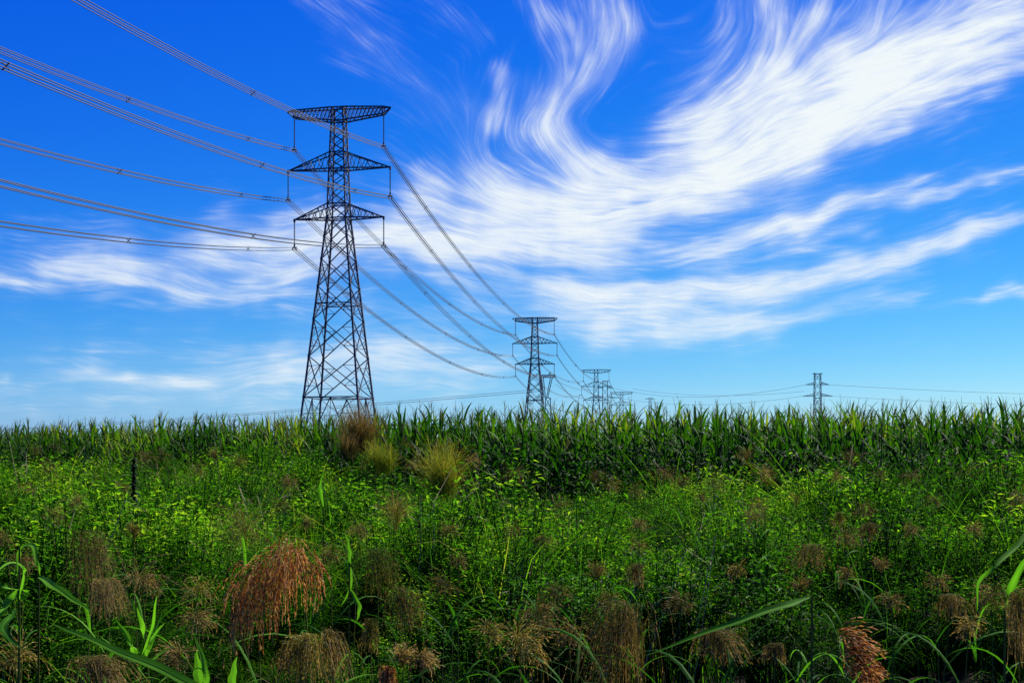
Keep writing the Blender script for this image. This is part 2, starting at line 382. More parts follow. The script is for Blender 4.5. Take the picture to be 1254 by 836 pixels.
# ------------------------------------------------------------------ the ground, one sheet to the horizon
xs = np.unique(np.concatenate([np.linspace(-30,30,81), [-9000,-3000,-1000,-300,-100,-50,50,100,300,1000,3000,9000]]))
ys = np.unique(np.concatenate([np.linspace(-12,60,217), [-300,-60,90,150,300,800,2500,9000]]))
GX, GY = np.meshgrid(xs, ys)
GZ = ground_z(GX, GY)+np.where((abs(GX)<31)&(GY<61)&(GY>-12), .035*np.sin(GX*5.1+1.7*np.sin(GY*3.3))*np.cos(GY*4.3), 0)
ii = (np.arange(len(ys)-1)[:,None]*len(xs)+np.arange(len(xs)-1)[None]).ravel(); n = len(xs)
gq = np.stack([ii, ii+1, ii+n+1, ii+n], 1)
m, t, out = mat_new('field_soil'); N = t.nodes.new; L = t.links.new
g = N('ShaderNodeNewGeometry'); nz = N('ShaderNodeTexNoise'); nz.inputs['Scale'].default_value = .9; nz.inputs['Detail'].default_value = 9; L(g.outputs['Position'], nz.inputs['Vector'])
r = ramp_node(t, [(.3,(.012,.010,.006)), (.5,(.026,.021,.011)), (.62,(.018,.030,.009)), (.8,(.03,.05,.014))]); L(nz.outputs['Fac'], r.inputs[0])
p = N('ShaderNodeBsdfPrincipled'); p.inputs['Roughness'].default_value = .95; p.inputs['Specular IOR Level'].default_value = .08; L(r.outputs[0], p.inputs['Base Color'])
n2 = N('ShaderNodeTexNoise'); n2.inputs['Scale'].default_value = 25; n2.inputs['Detail'].default_value = 6; L(g.outputs['Position'], n2.inputs['Vector'])
b = N('ShaderNodeBump'); b.inputs['Strength'].default_value = .6; b.inputs['Distance'].default_value = .03; L(n2.outputs['Fac'], b.inputs['Height']); L(b.outputs[0], p.inputs['Normal'])
L(p.outputs[0], out.inputs[0])
me = make_mesh('ground', np.stack([GX,GY,GZ],-1).reshape(-1,3), gq, None, True); me.materials.append(m)
go = bpy.data.objects.new('ground', me); COL.objects.link(go); tag(go, kind='structure')
# ------------------------------------------------------------------ pylons
BASE_Z = .5
def lerp(a, b, t): return a+(b-a)*t
def body_w(z, prof):
    for (z0, w0), (z1, w1) in zip(prof, prof[1:]):
        if z <= z1: return lerp(w0, w1, (z-z0)/(z1-z0))
    return prof[-1][1]
def corners(z, prof):
    h = body_w(z, prof)/2
    return [np.array((sx*h, sy*h, z)) for sx, sy in ((-1,-1),(1,-1),(1,1),(-1,1))]
def lattice_body(root, prof, nodes, rl, rb, detail=True, belt=None):
    for k in range(4):
        mb = MB(); zz = [p[0] for p in prof]
        for z0, z1 in zip(zz, zz[1:]):
            mb.bar(corners(z0, prof)[k], corners(z1, prof)[k], rl if z1 < 36 else rl*.75)
        if detail:
            c = corners(0, prof)[k]; mb.bar(c-(0,0,.6), c+(0,0,.15), rl*2.4)       # concrete-set foot
        mb.build('leg', M['steel'], root)
    mb = MB()
    for i, (z0, z1) in enumerate(zip(nodes, nodes[1:])):
        A = corners(z0, prof); B = corners(z1, prof)
        for k in range(4):
            k2 = (k+1)%4
            a0, a1, b0, b1 = A[k], A[k2], B[k], B[k2]
            r = rb*(1 if z1 < 36 else .75)
            mb.bar(a0, b1, r); mb.bar(a1, b0, r)
            if detail and z1-z0 > 3.4:
                X = (a0*np.linalg.norm(b1-b0)+b1*np.linalg.norm(a1-a0))/(np.linalg.norm(b1-b0)+np.linalg.norm(a1-a0))
                for p0, p1, q in ((a0, b0, 0), (a1, b1, 1)):
                    lm = lerp(p0, p1, .5)
                    l1 = lerp(p0, p1, .27); l2 = lerp(p0, p1, .76)
                    d0 = lerp(p0, X, .5); d1 = lerp(p1, X, .5)
                    for u, v in ((l1, d0), (lm, d0), (lm, d1), (l2, d1)):
                        mb.bar(u, v, rb*.5)
    for z in (belt or []):
        C_ = corners(z, prof)
        for k in range(4): mb.bar(C_[k], C_[(k+1)%4], rb*1.1)
        if detail: mb.bar(C_[0], C_[2], rb*.6); mb.bar(C_[1], C_[3], rb*.6)
    return mb
def zigzag(mb, P0, P1, Q0, Q1, n, r, a=0., b=1.):
    """web members between chord P0-P1 and chord Q0-Q1"""
    ts = np.linspace(a, b, n+1); pr = None
    for i, t_ in enumerate(ts):
        p = lerp(P0, P1, t_) if i%2 == 0 else lerp(Q0, Q1, t_)
        if pr is not None: mb.bar(pr, p, r)
        pr = p
def insulator(parent, top, bottom, r=.105):
    top = np.array(top, float); bottom = np.array(bottom, float); L_ = np.linalg.norm(top-bottom)
    P = []; rad = []
    n = 17
    for i in range(n):
        for f_, rr in ((0,.35),(.25,1.),(.55,.9),(.8,.35)):
            P.append(lerp(top, bottom, .06+.84*(i+f_)/n)); rad.append(r*rr)
    P = [top, lerp(top, bottom, .05)]+P+[lerp(top, bottom, .93), bottom]; rad = [.035,.035]+rad+[.05,.05]
    mb = MB(); mb.tube(P, rad, 7); o = mb.build('insulator_string', M['glaze'], parent)
    mc = MB()
    mc.bar(bottom+(-.3,0,.02), bottom+(.3,0,.02), .06); mc.bar(bottom+(-.24,-.1,-.2), bottom+(-.24,.1,.15), .05); mc.bar(bottom+(.24,-.1,-.2), bottom+(.24,.1,.15), .05)
    mc.bar(bottom+(-.24,-.35,-.2), bottom+(-.24,.35,-.2), .045); mc.bar(bottom+(.24,-.35,-.2), bottom+(.24,.35,-.2), .045)
    mc.bar(bottom+(0,0,.02), bottom+(0,0,.45), .10)
    mc.build('clamp', M['steel'], o)
    return o
PH = {'top': (6.3, 44.95, 49.25), 'middle': (7.2, 38.15, 42.05), 'lower': (6.3, 31.55, 35.35)}
def main_pylon(label, x, d, rz, rk=1., detail=True):
    root = empty('lattice_pylon', (x, d, BASE_Z), rz)
    tag(root, label, 'pylon', 'suspension pylons of the big power line')
    prof = [(0, 9.75), (11, 7.5), (35.35, 2.6), (42.05, 2.15), (50.4, 1.55)]
    if detail: nodes = [11, 16.5, 21.5, 25.95, 29.7, 32.8, 35.35, 37.3, 39.2, 40.7, 42.05, 43.3, 44.5, 45.7, 46.9, 48.0, 49.2, 50.4]
    else: nodes = [11, 17, 22.5, 27.5, 32, 35.35, 38.5, 42.05, 45, 48, 50.4]
    rl, rb = .115*rk, .062*rk
    mb = lattice_body(root, prof, nodes, rl, rb, detail, [11, 35.35, 37.3, 42.05, 44.3, 48.6, 50.4]+([23.7] if detail else []))
    # the splayed foot below the belt: inverted V with small redundants on each face
    A = corners(0, prof); B = corners(11, prof)
    for k in range(4):
        k2 = (k+1)%4; mid = (B[k]+B[k2])/2
        for leg0, leg1 in ((A[k], B[k]), (A[k2], B[k2])):
            mb.bar(mid, leg0, rb)
            if detail:
                for f_ in (.2, .4, .6, .8):
                    a_ = lerp(leg1, leg0, f_); b_ = lerp(mid, leg0, f_); mb.bar(a_, b_, rb*.55)
                    mb.bar(b_, lerp(leg1, leg0, f_-.2), rb*.55)
        if detail:
            mb.bar(lerp(mid, A[k], .4), lerp(mid, A[k2], .4), rb*.6); mb.bar(lerp(mid, A[k], .8), lerp(mid, A[k2], .8), rb*.5)
            mb.bar(mid, lerp(lerp(mid, A[k], .4), lerp(mid, A[k2], .4), .5), rb*.5)
    if detail:  
        for z in nodes[:7]:
            for c in corners(z, prof): mb.bar(c+(0,0,-.22), c+(0,0,.22), rl*1.25)
    mb.build('bracing', M['steel'], root)
    for s in (-1, 1):
        for key, zl, zu in (('middle', 42.05, 44.3), ('lower', 35.35, 37.3)):
            h = PH[key][0]; ar = MB(); tip = np.array((s*h, 0, zl+.05))
            cl_ = corners(zl, prof); cu = corners(zu, prof); ids = (1, 2) if s > 0 else (0, 3)
            n = 10 if detail else 4
            for i in ids:
                ar.bar(cl_[i], tip, rb*1.25); ar.bar(cu[i], tip, rb*1.1); zigzag(ar, cl_[i], tip, cu[i], tip, n, rb*.6, 0, .94)
            zigzag(ar, cl_[ids[0]], tip, cl_[ids[1]], tip, n-1, rb*.6, 0, .95)
            zigzag(ar, cu[ids[0]], tip, cu[ids[1]], tip, n-3, rb*.5, 0, .9)
            ar.bar(tip+(0,0,-.35), tip+(0,0,.12), rb*2)
            a = ar.build('crossarm', M['steel'], root)
        ar = MB(); cl_ = corners(48.6, prof); cu = corners(50.4, prof); ids = (1, 2) if s > 0 else (0, 3)
        tip = np.array((s*7.3, 0, 50.15)); n = 10 if detail else 4
        for j, i in enumerate(ids):
            sy = -1 if j == 0 else 1
            if s < 0: sy = -1 if i == 0 else 1
            lo = np.array((s*6.3, sy*.45, 49.3)); hi = np.array((s*6.3, sy*.45, 50.25))
            ar.bar(cl_[i], lo, rb*1.3); ar.bar(cu[i], hi, rb*1.3); ar.bar(lo, tip, rb*1.2); ar.bar(hi, tip, rb*1.2); ar.bar(lo, hi, rb)
            zigzag(ar, cl_[i], lo, cu[i], hi, n, rb*.65)
            zigzag(ar, cu[i], hi, cl_[i], lo, n, rb*.5)
        for zz in (0, 1):
            P = [cl_, cu][zz]; z_ = (49.3, 50.25)[zz]
            zigzag(ar, P[ids[0]], np.array((s*6.3, -.45, z_)), P[ids[1]], np.array((s*6.3, .45, z_)), n, rb*.55)
        ar.bar((s*6.3,-.45,49.3), (s*6.3,.45,49.3), rb*1.4)
        ar.build('crossarm', M['steel'], root)
        for key in ('top', 'middle', 'lower'):
            h, zb, zt = PH[key]; insulator(root, (s*h, 0, zt), (s*h, 0, zb), .105*rk)
    return root
T1 = (-23.55, 193.4, R(-10)); T2 = (7.4, 460., R(-7)); T3 = (41.3, 698., R(-7)); T4 = (69.3, 900., R(-7)); T0 = (-72.4, -228.4, -.335)
main_pylon('tallest and nearest lattice pylon with three pairs of crossarms, left of centre', *T1)
main_pylon('second lattice pylon of the line, standing just right of centre above the corn', *T2, 1.25, True)
main_pylon('third lattice pylon, small and far off to the right of the second one', *T3, 1.15, False)
main_pylon('fourth and faintest lattice pylon, right of the third one near the horizon', *T4, 1.1, False)

def attach(T, s, key, dz=0):
    h, zb, _ = PH[key]; c, n = math.cos(T[2]), math.sin(T[2])
    return np.array((T[0]+s*h*c, T[1]+s*h*n, BASE_Z+zb+dz))
def sag_curve(A, B, sag, n):
    t_ = np.linspace(0, 1, n)[:,None]; P = A+(B-A)*t_; P[:,2] -= 4*sag*(t_*(1-t_))[:,0]; return P
def bundle(label, A, B, sag, r, n, nsp, four=True, gap=.185, spr=1., group='cable bundles of the big power line', tmax=1.):
    P = sag_curve(A, B, sag, n); P = P[:max(3, int(n*tmax))]
    d = B-A; d = d/np.linalg.norm(d); s = np.cross(d, (0,0,1.)); s /= np.linalg.norm(s); u = np.array((0,0,1.))
    offs = [(-1,-1),(1,-1),(1,1),(-1,1)] if four else [(0, 1), (0, -1)]
    mb = MB()
    for i, j in offs: mb.tube(P+gap*(i*s+j*u)-(0,0,.1), r, 5)
    o = mb.build('power_cable', M['cable'])
    tag(o, label, 'power cable', group)
    for q in nsp:
        if q > tmax: continue
        c = A+(B-A)*q; c = c-np.array((0,0,4*sag*q*(1-q)))-(0,0,.1)
        sp = MB(); g = gap*spr
        C4 = [c+g*(i*s+j*u) for i, j in ((-1,-1),(1,-1),(1,1),(-1,1))]
        sp.bar(C4[0], C4[2], .022*max(1, r/.03)); sp.bar(C4[1], C4[3], .022*max(1, r/.03))
        for c_ in C4: sp.bar(c_-d*.10, c_+d*.10, .036*max(1, r/.03))
        sp.build('spacer', M['steel'], o)
    return o
SIDE = {-1: 'left', 1: 'right'}
for s in (-1, 1):
    for key in ('top', 'middle', 'lower'):
        bundle(f'{key} {SIDE[s]}-arm cable bundle rising from the nearest pylon to the upper left', attach(T0, s, key, -4), attach(T1, s, key), 16.2, .037, 90, (.62,.74,.86,.95))
        bundle(f'{key} {SIDE[s]}-arm cable bundle sagging between the nearest and the second pylon', attach(T1, s, key), attach(T2, s, key), 5.5, .044, 40, (.12,.3,.5,.7,.88))
        bundle(f'{key} {SIDE[s]}-arm cable bundle between the second and the third pylon', attach(T2, s, key), attach(T3, s, key), 5.5, .06, 24, (.3,.7), False, .2)
        bundle(f'{key} {SIDE[s]}-arm cable between the third and the fourth pylon', attach(T3, s, key), attach(T4, s, key), 4.5, .075, 16, (), False, .1)
# cables past the fourth pylon run down to the haze
T5 = (T4[0]+27, T4[1]+230, R(-7))

# ------------------------------------------------------------------ the crossing line: slim far pylons
def slim_pylon(label, px, d, top, w_, arms, rz=0., rk=1.25):
    H = (HY-top)/F*d+EYE-BASE_Z; root = empty('narrow_pylon', ((px-CX)/F*d, d, BASE_Z), rz)
    tag(root, label, 'pylon', 'far pylons of the crossing line')
    prof = [(0, w_*1.7), (H*.55, w_), (H, w_*.8)]
    nodes = list(np.linspace(0, H, 13)); rl, rb = .1*rk, .06*rk
    mb = lattice_body(root, prof, nodes, rl, rb, False, [H*.5, H*.75, H-.2]); mb.build('bracing', M['steel'], root)
    tips = {}
    for row, half in arms:
        z = (HY-row)/F*d+EYE-BASE_Z
        for s in (-1, 1):
            ar = MB(); c0 = corners(z, prof); c1 = corners(min(z+1.1, H), prof); tip = np.array((s*half, 0, z))
            for i in ((1,2) if s > 0 else (0,3)):
                ar.bar(c0[i], tip, rb*1.1); ar.bar(c1[i], tip, rb)
                zigzag(ar, c0[i], tip, c1[i], tip, 4, rb*.6, 0, .9)
            ar.build('crossarm', M['steel'], root)
            tips[(row, s)] = np.array(root.location)+np.array((s*half*math.cos(rz), s*half*math.sin(rz), z))
    return root, tips
B1, tB = slim_pylon('lone slim lattice pylon standing alone toward the right above the corn', 1001, 620, 457, 3.1, [(457.5,2.3),(471,5.2),(485,6.6)])
B2, tC = slim_pylon('short dark slim pylon close behind the third pylon', 741, 880, 466, 3.6, [(475,5.0),(487,8.5)])
B3, tD = slim_pylon('tiny faint pylon low over the corn, right of the fourth pylon', 796, 1250, 487, 2.4, [(488.5,4.5)])
# the portal-headed pylon behind the second one
d_ = 600.; root = empty('portal_pylon', ((671-CX)/F*d_, d_, BASE_Z)); tag(root, 'wide-headed pylon on leaning struts, half hidden behind the second pylon', 'pylon', 'far pylons of the crossing line')
zz = lambda row: (HY-row)/F*d_+EYE-BASE_Z
wx = lambda col: (col-671)/F*d_
beam = MB()
for sy in (-.8, .8):
    for row in (459.3, 462): beam.bar((wx(660), sy, zz(row)), (wx(680.5), sy, zz(row)), .13)
    zigzag(beam, np.array((wx(660), sy, zz(462))), np.array((wx(680.5), sy, zz(462))), np.array((wx(660), sy, zz(459.3))), np.array((wx(680.5), sy, zz(459.3))), 14, .09)
beam.build('beam', M['steel'], root)
for c0, c1 in ((664, 667.2), (675.5, 670)):
    st = MB()
    for dx in (-.45, .45):
        for sy in (-.7, .7): st.bar((wx(c0)+dx, sy, zz(461)), (wx(c1)+dx*.7, sy, zz(487)), .12)
    zigzag(st, np.array((wx(c0)-.45, -.7, zz(461))), np.array((wx(c1)-.3, -.7, zz(487))), np.array((wx(c0)+.45, -.7, zz(461))), np.array((wx(c1)+.3, -.7, zz(487))), 12, .08)
    st.build('strut', M['steel'], root)
pk = MB()
for sy in (-.6, .6):
    pk.bar((wx(672), sy, zz(459)), (wx(673.2), 0, zz(455.5)), .12); pk.bar((wx(675), sy, zz(459)), (wx(673.2), 0, zz(455.5)), .12)
pk.build('peak', M['steel'], root)
lo = lattice_body(root, [(0, 3.6), (zz(487), 2.0)], list(np.linspace(0, zz(487), 9)), .15, .09, False, [zz(487)]); lo.build('bracing', M['steel'], root)
def line_wire(label, A, B, sag, r=.07, two=False):
    P = sag_curve(np.asarray(A, float), np.asarray(B, float), sag, 40); mb = MB(); mb.tube(P, r, 4)
    if two: mb.tube(P+(0,0,.9), r*.8, 4)
    o = mb.build('power_cable', M['cable']); tag(o, label, 'power cable', 'cables of the crossing line')
PL = at(661, 479, 600); PR = at(680, 465, 600)
line_wire('low pair of cables sloping down to the left edge from behind the second pylon', PL, at(-420, 535, 1500), 8, .10, True)
line_wire('upper cable from the portal pylon to the short dark slim pylon', PR, tC[(475,-1)], 2.5, .08)
line_wire('lower cable from the portal pylon to the short dark slim pylon', at(680,470,600), tC[(487,-1)], 2.5, .08)
line_wire('upper cable from the short dark slim pylon to the lone pylon on the right', tC[(475,1)], tB[(471,-1)], 5.5, .065)
line_wire('lower cable from the short dark slim pylon to the lone pylon on the right', tC[(487,1)], tB[(485,-1)], 4, .06)
line_wire('upper cable leaving the lone right pylon toward the right edge', tB[(471,1)], at(1620, 484, 620), 2.2, .06)
line_wire('lower cable leaving the lone right pylon toward the right edge', tB[(485,1)], at(1620, 499, 620), 2.0, .05)
line_wire('thin cable high over the corn between the fourth pylon and the lone pylon', at(775, 476, 900), at(985, 479, 640), 3.0, .06)
# ------------------------------------------------------------------ plants
rnd = np.random.RandomState(7)
def blade(mb, p, az, e0, L, wd, droop, seg=6, fold=.15, tone=.5, twist=0., shape='leaf'):
    s = np.linspace(0, 1, seg+1); e = e0-droop*s**1.4
    st = L/seg; dx = np.concatenate([[0], np.cumsum(np.cos((e[1:]+e[:-1])/2))])*st; dz = np.concatenate([[0], np.cumsum(np.sin((e[1:]+e[:-1])/2))])*st
    h = np.array((math.cos(az), math.sin(az), 0)); P = np.array(p)+dx[:,None]*h+dz[:,None]*np.array((0,0,1.))
    side0 = np.array((-math.sin(az), math.cos(az), 0))
    tw = twist*s; up_ = np.cross(np.tile(side0, (len(s),1)), np.gradient(P, axis=0)); up_ /= np.linalg.norm(up_, axis=1)[:,None]+1e-9
    side = side0*np.cos(tw)[:,None]+up_*np.sin(tw)[:,None]
    if shape == 'leaf': wv = wd*np.clip(np.minimum(.45+2.6*s, 1)*(1-s**2.6)+.02, .02, 1)
    else: wv = wd*(1-s*.92)
    mb.ribbon(P, wv, side, fold, tone)

def corn_parts(r, low=False):
    st = MB(); lf = MB(); ts = MB()
    H = 1.95+r.uniform(-.1,.1); lean = r.uniform(-.04,.04,2)
    P = [(lean[0]*t_*H, lean[1]*t_*H, t_*H) for t_ in (0,.35,.7,1)]
    st.tube(P, np.array([.016,.014,.011,.006]), 4 if low else 6, .4)
    n = 9 if low else 12; az0 = r.uniform(0, 6.28)
    for i in range(n):
        t_ = .16+.80*i/(n-1); z = t_*H; az = az0+(i%2)*math.pi+r.uniform(-.45,.45)
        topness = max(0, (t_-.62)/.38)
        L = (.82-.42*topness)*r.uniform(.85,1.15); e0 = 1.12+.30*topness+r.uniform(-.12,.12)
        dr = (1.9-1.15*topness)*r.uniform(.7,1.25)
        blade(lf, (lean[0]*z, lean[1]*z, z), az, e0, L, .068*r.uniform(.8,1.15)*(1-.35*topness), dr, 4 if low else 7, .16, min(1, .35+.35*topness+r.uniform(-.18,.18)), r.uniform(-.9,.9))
    for i in range(2):      # a browned lower leaf or two
        blade(lf, (0,0,r.uniform(.2,.6)), r.uniform(0,6.28), .6, .55, .05, 2.3, 5, .2, 1.0, 1.2)
    top = np.array((lean[0]*H, lean[1]*H, H))
    ts.tube([top, top+(0,0,.16), top+(r.uniform(-.05,.05),r.uniform(-.03,.03),.34)], np.array([.004,.003,.0025]), 4, .5)
    for i in range(3 if low else 7):
        a = r.uniform(0,6.28); blade(ts, top+(0,0,.12+.02*i), a, r.uniform(1.15,1.45), r.uniform(.10,.20), .009, .7, 3, 0, r.uniform(.2,.9), 0, 'x')
    return st, lf, ts
protos = []
for k in range(8):
    r = np.random.RandomState(100+k); st, lf, ts = corn_parts(r)
    protos.append([make_mesh(n_, *p_.arrays()) for n_, p_ in (('stalk', st), ('leaves', lf), ('tassel', ts))])
    for me, mm in zip(protos[-1], ('stalk','corn','tassel')): me.materials.append(M[mm])
SECT = [(150,'at the far left end of the corn'), (355,'between the left edge and the tallest pylon'), (480,'right below the tallest pylon'), (610,'between the tallest and the second pylon'), (700,'below the second pylon'), (820,'below the third and fourth pylons'), (960,'just left of the lone slim pylon'), (1050,'below the lone slim pylon'), (1170,'right of the lone slim pylon'), (9999,'at the right edge of the photo')]
ROWN = ['front row','second row','third row','fourth row']
cand = []
for row in range(4):
    x = -19.
    while x < 13:
        y = float(field_edge(x))+.62*row+rnd.uniform(-.12,.12)
        xx = x+rnd.uniform(-.05,.05); px = CX+F*xx/y
        if -25 < px < 1280: cand.append((row, xx, y, px))
        x += (.20+.06*rnd.rand())*(1 if x > -4 else .8)
print('corn candidates', len(cand))
cand.sort(key=lambda c: (c[0], c[2])); taken = cand[:298]; rest = cand[298:]
for row, x, y, px in taken:
    k = rnd.randint(len(protos)); o = empty('corn_plant', (x, y, float(ground_z(x, y))), rnd.uniform(0, 6.28)); s_ = rnd.uniform(.95,1.04); z_ = s_*rnd.uniform(.95,1.05)
    o.scale = (s_, s_, z_)
    where = next(t_ for lim, t_ in SECT if px < lim)
    tag(o, f'corn plant in the {ROWN[row]}, {where}', 'corn plant', 'corn plants in the front rows of the field')
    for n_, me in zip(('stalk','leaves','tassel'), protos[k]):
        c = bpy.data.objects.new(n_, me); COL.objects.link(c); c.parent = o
def merged(parts, names=('stalk','corn','tassel')):
    V, Q, T = [], [], []; n0 = 0
    for p_, off in zip(parts, (.0, 0., 0.)):
        v, q, t_ = p_.arrays(); V.append(v); Q.append(q+n0); T.append(t_); n0 += len(v)
    return np.concatenate(V), np.concatenate(Q), np.concatenate(T)
lowt = [merged(corn_parts(np.random.RandomState(300+k), True)) for k in range(8)]
X = [c[1] for c in rest]; Y = [c[2] for c in rest]
for row in range(4, 60):
    if row > 22 and row%2: continue
    xs_ = np.arange(-34, 26, .27 if row < 16 else .42); ys_ = field_edge(xs_)+.62*row+rnd.uniform(-.15,.15,len(xs_)); xs_ = xs_+rnd.uniform(-.06,.06,len(xs_))
    m_ = abs(xs_) < .36*ys_*1.18+1.5; X += list(xs_[m_]); Y += list(ys_[m_])
# outside the frame the front rows simply go on
for row in range(4):
    xs_ = np.arange(-34, 26, .27); ys_ = field_edge(xs_)+.62*row; px = CX+F*xs_/ys_; m_ = ((px <= -25)|(px >= 1280)) & (abs(xs_) < .36*ys_*1.25+2); X += list(xs_[m_]); Y += list(ys_[m_])
X = np.array(X); Y = np.array(Y); n = len(X); print('corn mass', n)
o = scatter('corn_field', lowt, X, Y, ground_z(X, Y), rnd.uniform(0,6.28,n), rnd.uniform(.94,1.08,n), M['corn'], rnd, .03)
tag(o, 'dense mass of corn behind the front rows', kind='stuff')

# ---- weeds, grass and dead stems of the rough strip
def herb_tpl(r, leafL, nbr, per, H, spread, rag=.5):
    mb = MB()
    for b_ in range(nbr):
        a = r.uniform(0,6.28); rr = spread*math.sqrt(r.rand()); h = H*r.uniform(.6,1.08)
        tip = np.array((math.cos(a)*rr, math.sin(a)*rr, h)); root_ = tip*(.15,.15,0)
        mid = (root_+tip)/2+(0,0,.1*H); mb.tube([root_, mid, tip], np.array([.004,.003,.002]), 3, .3)
        for l_ in range(per):
            t_ = r.uniform(.35,1)**.7
            p = root_*(1-t_)**2+2*mid*t_*(1-t_)+tip*t_*t_+r.normal(0,.035,3)*(1,1,.7)
            az = r.uniform(0,6.28); el = r.normal(.15,.45); L = leafL*r.uniform(.6,1.25); W = L*r.uniform(.34,.5)
            d = np.array((math.cos(az)*math.cos(el), math.sin(az)*math.cos(el), math.sin(el))); s = np.array((-math.sin(az), math.cos(az), r.normal(0,.35))); s /= np.linalg.norm(s)
            nrm = np.cross(d, s)
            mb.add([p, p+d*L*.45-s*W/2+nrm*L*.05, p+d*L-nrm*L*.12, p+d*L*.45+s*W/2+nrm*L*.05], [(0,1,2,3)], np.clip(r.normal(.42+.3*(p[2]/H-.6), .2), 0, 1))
    return mb.arrays()
def grass_tpl(r, n, H, wd, spread, fine=False):
    mb = MB()
    for i in range(n):
        a = r.uniform(0,6.28); rr = spread*math.sqrt(r.rand()); az = a+r.uniform(-1,1)
        blade(mb, (math.cos(a)*rr, math.sin(a)*rr, 0), az, r.uniform(1.15,1.5), H*r.uniform(.6,1.15), wd*r.uniform(.6,1.3), r.uniform(.5,2.4), 5, 0, np.clip(r.normal(.5,.22),0,1), r.uniform(-1.5,1.5), 'x')
    return mb.arrays()
def bent_tpl(r, n, H, wd):
    """a few dead stalks with a kink, plus shreds of dry leaf"""
    mb = MB()
    for i in range(n):
        a = r.uniform(0,6.28); b = np.array((r.normal(0,.1), r.normal(0,.1), 0)); h = H*r.uniform(.6,1.1)
        k_ = b+(r.normal(0,.08), r.normal(0,.08), h); e = k_+np.array((math.cos(a), math.sin(a), r.uniform(-.9,.7)))*r.uniform(.08,.34)
        mb.tube([b, k_, e], np.array([.0028,.002,.001])*wd, 3, r.uniform(0,.9))
        if r.rand() < .7: blade(mb, k_*(1,1,.85), r.uniform(0,6.28), .6, r.uniform(.12,.3), .007*wd, 2.5, 4, 0, r.uniform(.2,1), 1.5, 'x')
    return mb.arrays()
def noise2(x, y, s, seed):
    r = np.random.RandomState(seed); a = r.rand(64,64); u = x/s+100; v = y/s+100
    ui = np.floor(u).astype(int); vi = np.floor(v).astype(int); fu = u-ui; fv = v-vi; fu = fu*fu*(3-2*fu); fv = fv*fv*(3-2*fv)
    g = lambda i, j: a[i%64, j%64]
    return (g(vi,ui)*(1-fu)+g(vi,ui+1)*fu)*(1-fv)+(g(vi+1,ui)*(1-fu)+g(vi+1,ui+1)*fu)*fv
def strip_points(den, seed, y0=3.2, far=0., mask=None):
    r = np.random.RandomState(seed); n = int(den*36*34); x = r.uniform(-17,13,n); y = r.uniform(y0,38,n)
    m_ = (y < field_edge(x)+far) & (abs(x) < .36*y*1.2+2.6)
    x, y = x[m_], y[m_]
    return x, y, r
def height(x, y):
    """how tall the growth stands: low hollows that fill with shade, higher mounds"""
    n_ = .6*noise2(x, y, 1.5, 3)+.4*noise2(x, y, .6, 4)
    h = .16+1.22*np.clip((n_-.24)*1.9, 0, 1)
    # lush on the bank, falling steeply into a shady ditch on the right; on the left the growth goes on to the camera
    yy = y+.35*np.sin(x*1.7)+.2*np.sin(x*4.1)
    kr = np.interp(yy, [3,4.6,5.6,6.6,9.2,9.8,11.5,14,22,34], [.90,.92,.85,.52,.45,1.06,1.02,1.0,1.08,1.12])
    kl = np.interp(yy, [3,4.6,6.0,7.6,9.6,14,22,34], [.80,.90,.86,.80,1.0,1.0,1.08,1.12])
    f = np.clip((x+1.1+.25*np.sin(y*2))/.9, 0, 1)
    m = np.clip((noise2(x, y, 2.4, 9)-.55)*2.2, 0, 1)*np.interp(y, [9,13], [0,.42])
    edge = .34*np.clip((y-field_edge(x)+4.5)/4, 0, 1)*noise2(x, y, 1.1, 12)
    return h*(kl*(1-f)+kr*f)+m+edge
r = np.random.RandomState(40)
herbs_near = [herb_tpl(r, .034, 15, 34, .9, .24) for k in range(5)]
herbs_mid = [herb_tpl(r, .046, 14, 28, .9, .27) for k in range(5)]
herbs_dark = [herb_tpl(r, .050, 13, 24, .9, .28) for k in range(5)]
far_ = np.interp
for nm, tp, den, lo, hi, seed, mt, tx in (
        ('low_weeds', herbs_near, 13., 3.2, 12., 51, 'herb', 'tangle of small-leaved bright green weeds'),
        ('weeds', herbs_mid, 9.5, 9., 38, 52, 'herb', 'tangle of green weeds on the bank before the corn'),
        ('shade_toned_weeds', herbs_dark, 11.5, 3.2, 38, 55, 'darkherb', 'dark green leafy weeds, coloured darker to deepen the shade in the hollows')):
    x, y, r = strip_points(den, seed); m_ = (y >= lo)&(y < hi)
    typ = noise2(x, y, 2.0, 77)+r.normal(0,.045,len(x))
    fr = np.clip((x+1.1)/.9, 0, 1)
    ditch = np.interp(y, [3.2,8,10,17,20,24,36], [.42,.42,.34,.32,.46,.60,.50])*(1-fr)+fr*np.interp(y+.5*np.sin(x*1.7), [3.2,4.6,5.4,10.1,11.2,17,20,24,36], [.5,.7,1.2,1.1,.34,.32,.52,.66,.55])   # share of the dark kind, raised in the ditch to paint its shade
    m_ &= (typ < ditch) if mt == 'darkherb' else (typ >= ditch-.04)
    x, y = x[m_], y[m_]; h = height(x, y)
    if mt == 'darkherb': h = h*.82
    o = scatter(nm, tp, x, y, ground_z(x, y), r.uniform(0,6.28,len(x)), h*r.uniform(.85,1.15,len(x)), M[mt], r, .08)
    tag(o, tx, kind='stuff'); print(nm, len(x), len(o.data.polygons))
r = np.random.RandomState(41)
gt = [grass_tpl(r, 36, 1.0, .0085, .17) for k in range(7)]
x, y, r = strip_points(15.0, 53); typ = noise2(x, y, 1.7, 78)+r.normal(0,.05,len(x))
gshare = np.interp(y+.7*np.sin(x*.9)-.10*x, [3.2,4.8,5.8,8.8,9.6,16,38], [.60,.55,.25,.25,.60,.58,.50])
